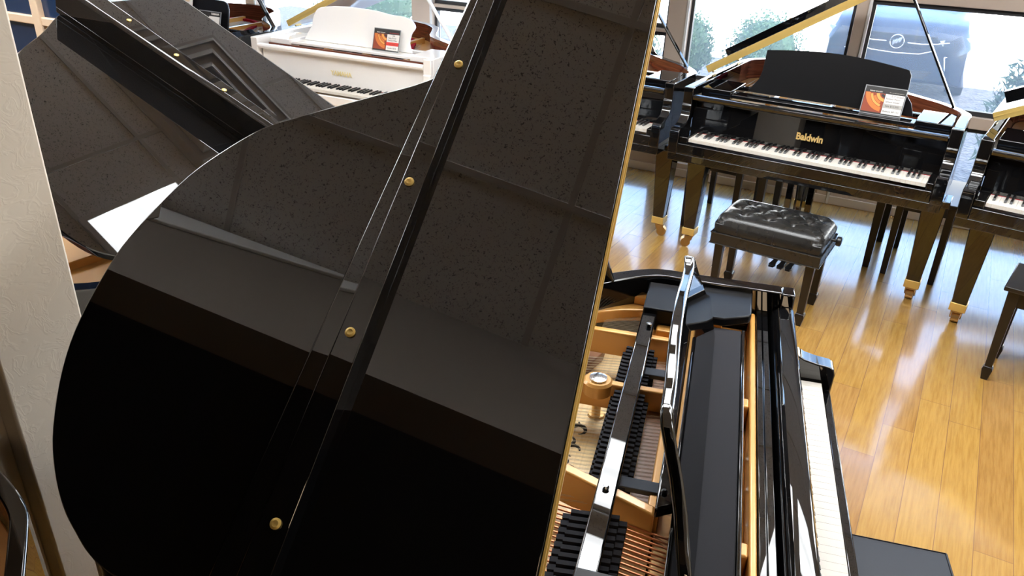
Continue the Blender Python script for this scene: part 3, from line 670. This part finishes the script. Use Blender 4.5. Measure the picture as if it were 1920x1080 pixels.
# tufted artist bench
bx = local((.9572, 4.3506), YF, .615, -.262)
T0 = empty('artist_bench', bx, YF, 'tufted black leather artist bench with side knob, in front of the gold-lettered piano', 'bench')
HX, HY = .272, .180
tuft = [(x, y) for y in (-.095, 0, .095) for x in ((-.17, 0, .17) if abs(y) < .01 else (-.085 - .1, -.085 + .085 - .085 + .085, .185))]
tuft = [(-.17, -.075), (-.055, -.075), (.06, -.075), (.175, -.075), (-.115, 0), (.0, 0), (.115, 0), (-.17, .075), (-.055, .075), (.06, .075), (.175, .075)]
tuft = [(-.155, .085), (-.03, .085), (.10, .085), (.20, .085), (-.20, .0), (-.085, .0), (.035, .0), (.155, .0), (-.145, -.085), (-.025, -.085), (.10, -.085)]
nx, ny = 110, 74; b = MB(); vs = []
for j in range(ny + 1):
    for i in range(nx + 1):
        x = -1 + 2 * i / nx; y = -1 + 2 * j / ny
        ex = max(0, (abs(x) - .74) / .26); ey = max(0, (abs(y) - .62) / .38)
        h = .503
        e = min(1, math.hypot(ex, ey)); h += .008 * (1 - x * x) * (1 - y * y); h -= .048 * (1 - math.sqrt(max(0, 1 - e ** 2.2)))
        rc_ = 1 - .035 * (abs(x) * abs(y)) ** 7
        px_, py_ = x * HX * rc_, y * HY * rc_
        d = sum(math.exp(-math.hypot(px_ - a, py_ - c_) / .019) for a, c_ in tuft)
        d2 = 0
        for k1 in range(len(tuft)):
            for k2 in range(k1):
                a, c_ = tuft[k1], tuft[k2]; Ld = math.hypot(a[0] - c_[0], a[1] - c_[1])
                if .07 < Ld < .128 and abs(a[1] - c_[1]) > .03:
                    tx, ty = (c_[0] - a[0]) / Ld, (c_[1] - a[1]) / Ld; q = max(0, min(Ld, (px_ - a[0]) * tx + (py_ - a[1]) * ty))
                    dd = math.hypot(px_ - a[0] - q * tx, py_ - a[1] - q * ty); d2 = max(d2, math.exp(-(dd / .009) ** 2))
        h -= .026 * min(d, 1.1) + .006 * d2 * (1 - e)
        vs.append((px_, py_, h))
b.add(vs, [(j * (nx + 1) + i, j * (nx + 1) + i + 1, (j + 1) * (nx + 1) + i + 1, (j + 1) * (nx + 1) + i) for j in range(ny) for i in range(nx)])
rim_i = [i for i in range(nx + 1)] + [(j) * (nx + 1) + nx for j in range(1, ny + 1)] + [ny * (nx + 1) + i for i in range(nx - 1, -1, -1)] + [j * (nx + 1) for j in range(ny - 1, 0, -1)]
o0 = len(b.v)
b.v += [(b.v[i][0] * 1.012, b.v[i][1] * 1.015, .45) for i in rim_i] + [(b.v[i][0], b.v[i][1], .4055) for i in rim_i]; k = len(rim_i)
for i in range(k):
    j = (i + 1) % k
    b.f += [(rim_i[i], rim_i[j], o0 + j, o0 + i), (o0 + i, o0 + j, o0 + k + j, o0 + k + i)]; b.m += [0, 0]
cu = b.build('cushion', 'leather', T0, ang=75)
bt = MB().lathe([(.006, -.003), (.0065, .001), (.003, .003)], lambda x, y, h: (x, y, h), 10).mesh('button', 'leather')
for a, c_ in tuft: place('button', bt, (a, c_, .480), cu)
sm = MB()
for x in (-.145, .035): sm.tube([(x, -HY * 1.012, .41), (x, -HY * 1.018, .45), (x, -HY * .985, .474)], .0017, 6)
sm.build('seam', 'felt', cu)
MB().box(-HX - .004, HX + .004, -HY - .004, HY + .004, .345, .404).build('apron', 'leather', T0, bevel=.004)
wl = MB()
for z in (.347, .4045):
    wl.tube([(-HX - .005, -HY - .005, z), (HX + .005, -HY - .005, z), (HX + .005, HY + .005, z), (-HX - .005, HY + .005, z), (-HX - .005, -HY - .005, z)], .0035, 6)
wl.build('piping', 'leather', T0)
for sx in (-1, 1):
    for sy in (-1, 1): tapered_leg(T0, sx * (HX - .04), sy * (HY - .04), .346, .022, .017, 'satin', True)
for sx in (1,):
    b = MB(); X = lambda x, y, h: (sx * (HX + .004 + h), .02 + x, .43 + y)
    b.lathe([(.007, 0), (.007, .022), (.021, .024), (.025, .030), (.025, .044), (.018, .048)], X, 18); b.build('height_knob', 'ebony', T0)
mech = MB().box(-.10, .12, -.09, .09, .30, .344)
mech.build('lift_mechanism', 'dark', T0, bevel=.003)
# plain black benches
def bench(pos, yaw, hx, hy, zt, label, pad=False, legw=(.021, .016), spade=False, ap=.06, matn='satin', inset_=.03):
    t = empty('piano_bench', pos, yaw, label, 'bench', 'plain black piano benches')
    MB().box(-hx, hx, -hy, hy, zt - .022, zt).build('seat', 'vinyl' if pad else matn, t, bevel=.005, seg=3)
    a = MB(); ix, iy = hx - inset_, hy - inset_
    a.box(-ix, ix, -iy, -iy + .016, zt - .022 - ap, zt - .0225).box(-ix, ix, iy - .016, iy, zt - .022 - ap, zt - .0225)
    a.box(-ix, -ix + .016, -iy + .0165, iy - .0165, zt - .022 - ap, zt - .0225).box(ix - .016, ix, -iy + .0165, iy - .0165, zt - .022 - ap, zt - .0225)
    a.build('apron', matn, t, bevel=.002)
    for sx in (-1, 1):
        for sy in (-1, 1): tapered_leg(t, sx * (ix - .012), sy * (iy - .012), zt - .0225, legw[0], legw[1], matn, spade)
    return t
AY = 1.3226
t = bench(local((.5871, .7114), AY, .59, -.175), AY, .325, .16, .48, 'black bench with flat grey vinyl top in the lower right, beside the nearest keyboard', pad=True)
sm = MB().tube([(-.319, -.154, .4805), (.319, -.154, .4805), (.319, .154, .4805), (-.319, .154, .4805), (-.319, -.154, .4805)], .0022, 6); sm.build('piping', 'vinyl', t)
q = R(-38); fx_, fy_ = Vector((cos(q), sin(q))), Vector((-sin(q), cos(q)))
cen = Vector((2.288, 3.211)) + fx_ * .30
bench((cen.x, cen.y, 0), q, .355, .168, .48, 'black bench with dark top cut by the right edge of the picture', spade=True, legw=(.024, .015), ap=.075)
pF = (.9572, 4.3506)
bench(local(pF, YF, .655, .815), YF, .375, .265, .49, 'black bench tucked under the gold-lettered piano, directly behind the tufted bench', legw=(.024, .018), inset_=.02)
bench(local(pF, YF, 1.23, .77), YF, .155, .255, .485, 'small black bench under the right corner of the gold-lettered piano', legw=(.020, .016), inset_=.015)
bench(local(pF, YF, .02, .79), YF, .185, .285, .485, 'small black bench under the left corner of the gold-lettered piano', legw=(.020, .016), inset_=.015)

# ------------------------------------------------------------------ price cards
def card(P, p, yaw, u, label, lines, red=False, W=.205, H=.145):
    # stands on the desk shelf of the piano at p, leaning on the desk panel
    lean = .30
    pos = Vector(local(p, yaw, u, .3005)); pos.z = .9535 + (.008 if red else 0)
    t = empty('price_card', pos, yaw, label, 'sign', 'price cards on music desks')
    T = lambda x, h, d: (x, d * cos(lean) + h * sin(lean), h * cos(lean) - d * sin(lean))
    M_ = lambda x, h, d: Matrix.Translation(T(x, h, d)) @ Matrix.Rotation(R(90) - lean, 4, 'X')
    MB().box(-W / 2, W / 2, 0, H, 0, .003, 0, T).build('holder', 'acrylic', t)
    bx_ = lambda nm, x0, x1, h0, h1, mt_, d=-.0006: MB().box(x0, x1, h0, h1, d, d + .0005, 0, T).build(nm, mt_, t, smooth=False)
    bx_('backing_print', -W / 2 + .004, W / 2 - .004, .004, H - .004, 'cardblack')
    # picture of a piano interior: fan of strings and plate
    ph = MB(); x0, x1, h0, h1 = -W / 2 + .006, .002, .012, H - .034
    T2 = lambda x, h, d: T(x, h, d)
    ph.box(x0, x1, h0, h1, -.0012, -.0007, 0, T)
    def fan(a0, a1, r0, r1, mi, d):
        cx, cy = x1 + .002, h1 + .004; n = 10; pts = [(cx + r1 * cos(a0 + (a1 - a0) * i / n), cy + r1 * sin(a0 + (a1 - a0) * i / n)) for i in range(n + 1)] + [(cx + r0 * cos(a1 - (a1 - a0) * i / n), cy + r0 * sin(a1 - (a1 - a0) * i / n)) for i in range(n + 1)]
        pts = [(max(x0, min(x1, a)), max(h0, min(h1, c_))) for a, c_ in pts]
        ph.prism(pts, T, d, d + .0003, mi)
    fan(3.2, 4.6, .075, .097, 1, -.0016); fan(3.3, 4.5, .062, .073, 2, -.0016); fan(3.5, 4.4, .048, .060, 1, -.0016); fan(3.3, 4.7, .030, .045, 2, -.0016); fan(3.6, 4.7, .012, .024, 3, -.0016)
    ph.build('photo', ['rust', 'orange', 'amber', 'ink'], t, smooth=False)
    bx_('note', .004, W / 2 - .006, .010, H - .034, 'card', -.0012)
    bx_('price_strip', .003, W / 2 - .006, .040, .062, 'cardred' if red else 'cardgrey', -.0018)
    for s, x, h, sz, mt_ in lines:
        text('lettering', s, sz, mt_, t, M_(x, h, -.0019), depth=.0002)
    return t
hdr = [('SHOWROOM PIANOS', -.045, .119, .0085, 'card'), ('The World\'s Best Pianos', .055, .119, .0075, 'cardgrey')]
card(F0, pF, YF, .905, 'price card with orange picture on the gold-lettered black piano', [('PIANO GALLERY', -.045, .118, .0085, 'card'), ('the world\'s best pianos', .055, .120, .0075, 'cardgrey'), ("5'1\" Grand", .062, .102, .013, 'ink'), ('Baldwin Player', .045, .088, .012, 'ink'), ('System Inside!', .045, .073, .012, 'ink'), ('Sale $10,995', .048, .051, .013, 'ink'), ('Baldwin BP-152', .048, .024, .0125, 'ink')])
pCp = (-1.80, 5.41)
card(C0, pCp, -.4238, .86, 'price card with red strip on the white grand piano', [('PIANO GALLERY', -.045, .118, .0085, 'card'), ('the world\'s best pianos', .055, .120, .0075, 'cardred'), ('GB1', .055, .103, .012, 'ink'), ('Baby Grand', .045, .088, .012, 'ink'), ('Polished White', .048, .073, .011, 'ink'), ('Sale Price', .045, .051, .013, 'rust'), ('Yamaha GB1K', .048, .024, .012, 'ink')], red=True)
t = empty('price_card', Vector(local((-3.17, 5.95), -.4539, .90, .3005)) + Vector((0, 0, .9535)), -.4539, 'price card on the black piano behind the white grand', 'sign', 'price cards on music desks')
lean = .30; T = lambda x, h, d: (x, d * cos(lean) + h * sin(lean), h * cos(lean) - d * sin(lean))
MB().box(-.11, .10, 0, .15, 0, .003, 0, T).build('holder', 'acrylic', t)
MB().box(-.105, .095, .004, .145, -.0006, -.0001, 0, T).build('backing_print', 'cardblack', t, smooth=False)
MB().box(-.01, .09, .055, .115, -.0012, -.0007, 0, T).build('note', 'card', t, smooth=False)
MB().box(-.01, .09, .012, .05, -.0012, -.0007, 0, T).build('gold_strip', 'amber', t, smooth=False)
text('lettering', 'YAMAHA', .018, 'card', t, Matrix.Translation(T(.045, .131, -.0012)) @ Matrix.Rotation(R(90) - lean, 4, 'X'), bold=.0008, depth=.0002)
# picture booklet on the music desk of the rear black piano
t = empty('booklet', Vector(local((-3.17, 5.95), -.4539, .600, .3005)) + Vector((0, 0, .9535)), -.4539, 'white-edged booklet with pink and beige picture, left of the rear black piano price card', 'booklet')
lean = .30; T = lambda x, h, d: (x, d * cos(lean) + h * sin(lean), h * cos(lean) - d * sin(lean))
MB().box(-.115, .115, 0, .285, 0, .006, 0, T).build('cover', 'card', t, bevel=.001)
pm = MB()
for i in range(5): pm.prism([(-.112, .03 + .05 * i), (.100 - .012 * (i % 2), .045 + .05 * i), (.104 - .02 * (i % 3), .075 + .05 * i), (-.112, .07 + .05 * i)], lambda x, h, d: T(x, h, d), -.0012, -.0005, i % 2)
pm.build('print', ['skinprint', 'cream'], t, smooth=False)

# ------------------------------------------------------------------ outside
GZ = -.45
struct(room('ground_gravel', MB().box(-14, 12, NW + .35, 13.5, GZ - .1, GZ), 'gravel', smooth=False))
struct(room('ground_pavement', MB().box(-30, 30, 13.5, 60, GZ - .1, GZ + .01), 'pave', smooth=False))
struct(room('wall_outside', MB().box(-30, 30, 24, 24.4, GZ + .012, 5.), 'render', smooth=False))
struct(room('wall_plinth', MB().box(-9, 5, NW + .09, NW + .35, GZ - .1, -.02), 'render', smooth=False))
def shrub(pos, rx, rz, label, name='round_shrub', n=2600, leafm='leaf', size=.045, spiky=False):
    t = empty(name, pos, 0, label, 'shrub', 'shrubs outside the window')
    b = MB(); rg = random.Random(int(rx * 1000 + n))
    for _ in range(n):
        th = rg.uniform(0, 2 * pi); ph = math.acos(rg.uniform(-.55, 1)); rr = rg.uniform(.72, 1.03) * (1 + .10 * sin(5 * th + 3 * ph) + .06 * sin(9 * th))
        c_ = Vector((rx * rr * sin(ph) * cos(th), rx * rr * sin(ph) * sin(th), rz * (1 + rr * cos(ph))))
        d = Vector((rg.uniform(-1, 1), rg.uniform(-1, 1), rg.uniform(-.6, 1))).normalized(); e_ = d.orthogonal().normalized()
        l, w_ = (size * 1.9, size * .28) if spiky else (size, size * .55)
        b.add([c_ - e_ * w_, c_ + d * l * .5 - e_ * w_ * .2, c_ + d * l, c_ + e_ * w_ + d * l * .3], [(0, 1, 2, 3)])
    if not spiky:
        co2 = MB(); ns, nr = 16, 10
        vs = [(.80 * rx * sin(pi * i / nr) * cos(2 * pi * k / ns), .80 * rx * sin(pi * i / nr) * sin(2 * pi * k / ns), rz * (1 + .82 * cos(pi * i / nr))) for i in range(nr + 1) for k in range(ns)]
        b.add(vs, [(i * ns + k, i * ns + (k + 1) % ns, (i + 1) * ns + (k + 1) % ns, (i + 1) * ns + k) for i in range(nr) for k in range(ns)])
    b.build('foliage', leafm, t, smooth=False)
    s = MB()
    for i in range(5): a = i * 1.26; s.tube([(0.02 * cos(a), .02 * sin(a), 0), (rx * .35 * cos(a), rx * .35 * sin(a), rz * .8), (rx * .6 * cos(a), rx * .6 * sin(a), rz * 1.5)], [.025, .018, .008], 6)
    s.build('stem', 'bark', t)
    return t
p = wn(-2.98, 11.3); shrub((p.x, p.y, GZ), .30, .46, 'narrow pale green shrub outside, beside the window post')
p = wn(-1.98, 11.3); shrub((p.x, p.y, GZ), .50, .52, 'wide rounded green shrub outside, behind the raised lid of the gold-lettered piano')
p = wn(-3.9, 11.0); shrub((p.x, p.y, GZ), .55, .55, 'green shrub outside, left of the window post')
p = wn(-8.2, 11.0); shrub((p.x, p.y, GZ), .9, .75, 'green shrub outside the far left window')
p = wn(.92, 8.6); shrub((p.x, p.y, GZ), .30, .62, 'loose feathery green shrub outside at the right edge', name='feathery_shrub', n=1500, leafm='leaf2', size=.07, spiky=True)
# parked car, nose towards the window
cp = wn(-.42, 12.); CR = empty('car', (cp.x, cp.y, GZ), WA, 'blue-grey car parked nose-in outside the right-hand window', 'car')
b = MB(); secs = []
# sections along y (0 = nose): (y, half width, list of (x fraction, z))
def sec(y, hw, zb, zs, zt, crown):
    pts = []
    for x, z in ((-1, zb), (-1.0, (zb + zs) / 2), (-.99, zs), (-.86, zt), (-.5, zt + crown * .7), (0, zt + crown), (.5, zt + crown * .7), (.86, zt), (.99, zs), (1.0, (zb + zs) / 2), (1, zb)): pts.append((x * hw, y, z))
    return pts
S = [sec(.0, .72, .30, .60, .80, .02), sec(.05, .86, .24, .68, .88, .03), sec(.18, .925, .22, .74, .95, .03), sec(.6, .93, .22, .82, 1.03, .04), sec(1.25, .93, .22, .90, 1.09, .05), sec(1.35, .93, .22, .95, 1.12, .04), sec(2.05, .93, .22, 1.0, 1.60, .05), sec(3.6, .93, .22, 1.0, 1.62, .05), sec(4.5, .90, .26, .98, 1.15, .04)]
k = len(S[0]); b.add([p for q in S for p in q], [(i * k + j, i * k + (j + 1) % k, (i + 1) * k + (j + 1) % k, (i + 1) * k + j) for i in range(len(S) - 1) for j in range(k)] + [tuple(range(k))[::-1], tuple((len(S) - 1) * k + j for j in range(k))])
b.build('body', 'carpaint', CR, ang=50, bevel=.01)
T = lambda x, z, h: (x, h, z)
gp = [(-.46, .845), (.46, .845), (.50, .78), (.44, .66), (.30, .61), (-.30, .61), (-.44, .66), (-.50, .78)]
gr_ = MB().prism(gp, T, -.03, .02); gr = gr_.build('grille', 'carblack', CR, bevel=.004)
mesh_ = MB()
for i in range(17):
    for j in range(4): mesh_.tube([(-.40 + i * .05, -.032, .635 + j * .05), (-.375 + i * .05, -.036, .655 + j * .05), (-.35 + i * .05, -.032, .635 + j * .05)], .0035, 4)
mesh_.build('grille_mesh', 'carpaint', gr)
for sx in (-1, 1):
    ch = MB().tube([(sx * .13, -.045, .745), (sx * .30, -.042, .742), (sx * .46, -.025, .757), (sx * .62, .005, .785)], [.011, .013, .012, .008], 8); ch.build('chrome_wing', 'chrome', gr)
    hl = MB().prism([(sx * .50, .80), (sx * .55, .735), (sx * .80, .765), (sx * .895, .83), (sx * .89, .86), (sx * .66, .835)], lambda x, z, h: (x, h + max(0, abs(x) - .5) * .45, z), -.025, .05); hl.build('headlight', 'headlight', CR, bevel=.004)
    fg = MB().tube([(sx * .60, -.0, .60), (sx * .80, .06, .62), (sx * .83, .075, .50), (sx * .74, .05, .40), (sx * .64, .01, .43), (sx * .60, .0, .60)], .011, 8); fg.build('fog_lamp_frame', 'chrome', CR)
    mr_ = MB(); X = (sx * 1.03, 1.35, 1.14); mr_.lathe([(.02, -.10), (.075, -.07), (.085, 0), (.075, .07), (.02, .10)], lambda x, y, h: (X[0] + h, X[1] + x * .7, X[2] + y * .8), 14); mr_.build('wing_mirror', 'carblack', CR)
    for y in (.85, 3.65):
        wh = MB().tube([(sx * .72, y, .34), (sx * .935, y, .34)], .34, 24); wo = wh.build('wheel', 'tyre', CR)
        MB().tube([(sx * .936, y, .34), (sx * .942, y, .34)], .22, 20).build('hub', 'chrome', wo)
MB().tube([(-.44, -.035, .665), (-.30, -.042, .618), (0, -.045, .605), (.30, -.042, .618), (.44, -.035, .665)], .010, 8).build('lower_chrome', 'chrome', gr)
em = MB(); nseg = 28; em.tube([(.085 * cos(2 * pi * i / nseg), -.055, .75 + .085 * sin(2 * pi * i / nseg)) for i in range(nseg + 1)], .0085, 8)
eo = em.build('emblem', 'chrome', gr)
for dx, dz in ((-.035, -.018), (0, 0), (.035, .018)):
    MB().prism([(dx - .018, dz + .032), (dx + .018, dz + .038), (dx + .016, dz - .005), (dx - .008, dz - .034), (dx - .018, dz - .01)], lambda x, z, h: (x, h, .75 + z), -.06, -.05).build('shield', 'chrome', eo, bevel=.002)
MB().prism([(-.50, .40), (.50, .40), (.42, .30), (-.42, .30)], T, -.012, .03).build('lower_intake', 'carblack', CR, bevel=.004)
ws = MB().add([(-.80, 1.36, 1.135), (.80, 1.36, 1.135), (.70, 2.02, 1.60), (-.70, 2.02, 1.60)], [(0, 1, 2, 3)]); ws.v = [(x, y - .02, z + .02) for x, y, z in ws.v]; ws.build('windscreen', 'carglass', CR)

# ------------------------------------------------------------------ light
wd = bpy.data.worlds.new('sky'); SC.world = wd; wd.use_nodes = True
bg = wd.node_tree.nodes['Background']
sky = wd.node_tree.nodes.new('ShaderNodeTexSky'); sky.sky_type = 'NISHITA'; sky.sun_disc = False; sky.sun_elevation = R(52); sky.sun_rotation = R(150); sky.air_density = 1.; sky.dust_density = 1.5
wd.node_tree.links.new(sky.outputs[0], bg.inputs[0]); bg.inputs[1].default_value = 1.05
sl = bpy.data.lights.new('sun', 'SUN'); sl.energy = 60.; sl.color = (1, .95, .88); sl.angle = R(.6)
so = bpy.data.objects.new('sun', sl); COL.objects.link(so)
dirv = (NV * 1.22 + WV * -.22 + Vector((0, 0, -1))).normalized(); so.rotation_euler = dirv.to_track_quat('-Z', 'Y').to_euler()
# unseen slab overhead keeps sun off the room; added parapet shades gravel and car
struct(room('sun_shade_roof', MB().box(-11, 7, -4, NW + 1.0, ZC + .12, ZC + .4).box(-11, 7, NW + .6, NW + 1.0, ZC + .4, 4.95), 'render', smooth=False))
vs_ = SC.view_settings; vs_.view_transform = 'Standard'; vs_.look = 'None'; vs_.exposure = .24; vs_.gamma = 1; vs_.use_curve_mapping = False
SC.cycles.max_bounces = 10; SC.cycles.diffuse_bounces = 4; SC.cycles.glossy_bounces = 5; SC.cycles.transparent_max_bounces = 12
SC.cycles.use_denoising = True
SC.cycles.caustics_reflective = False; SC.cycles.caustics_refractive = False
SC.cycles.sample_clamp_indirect = 6.
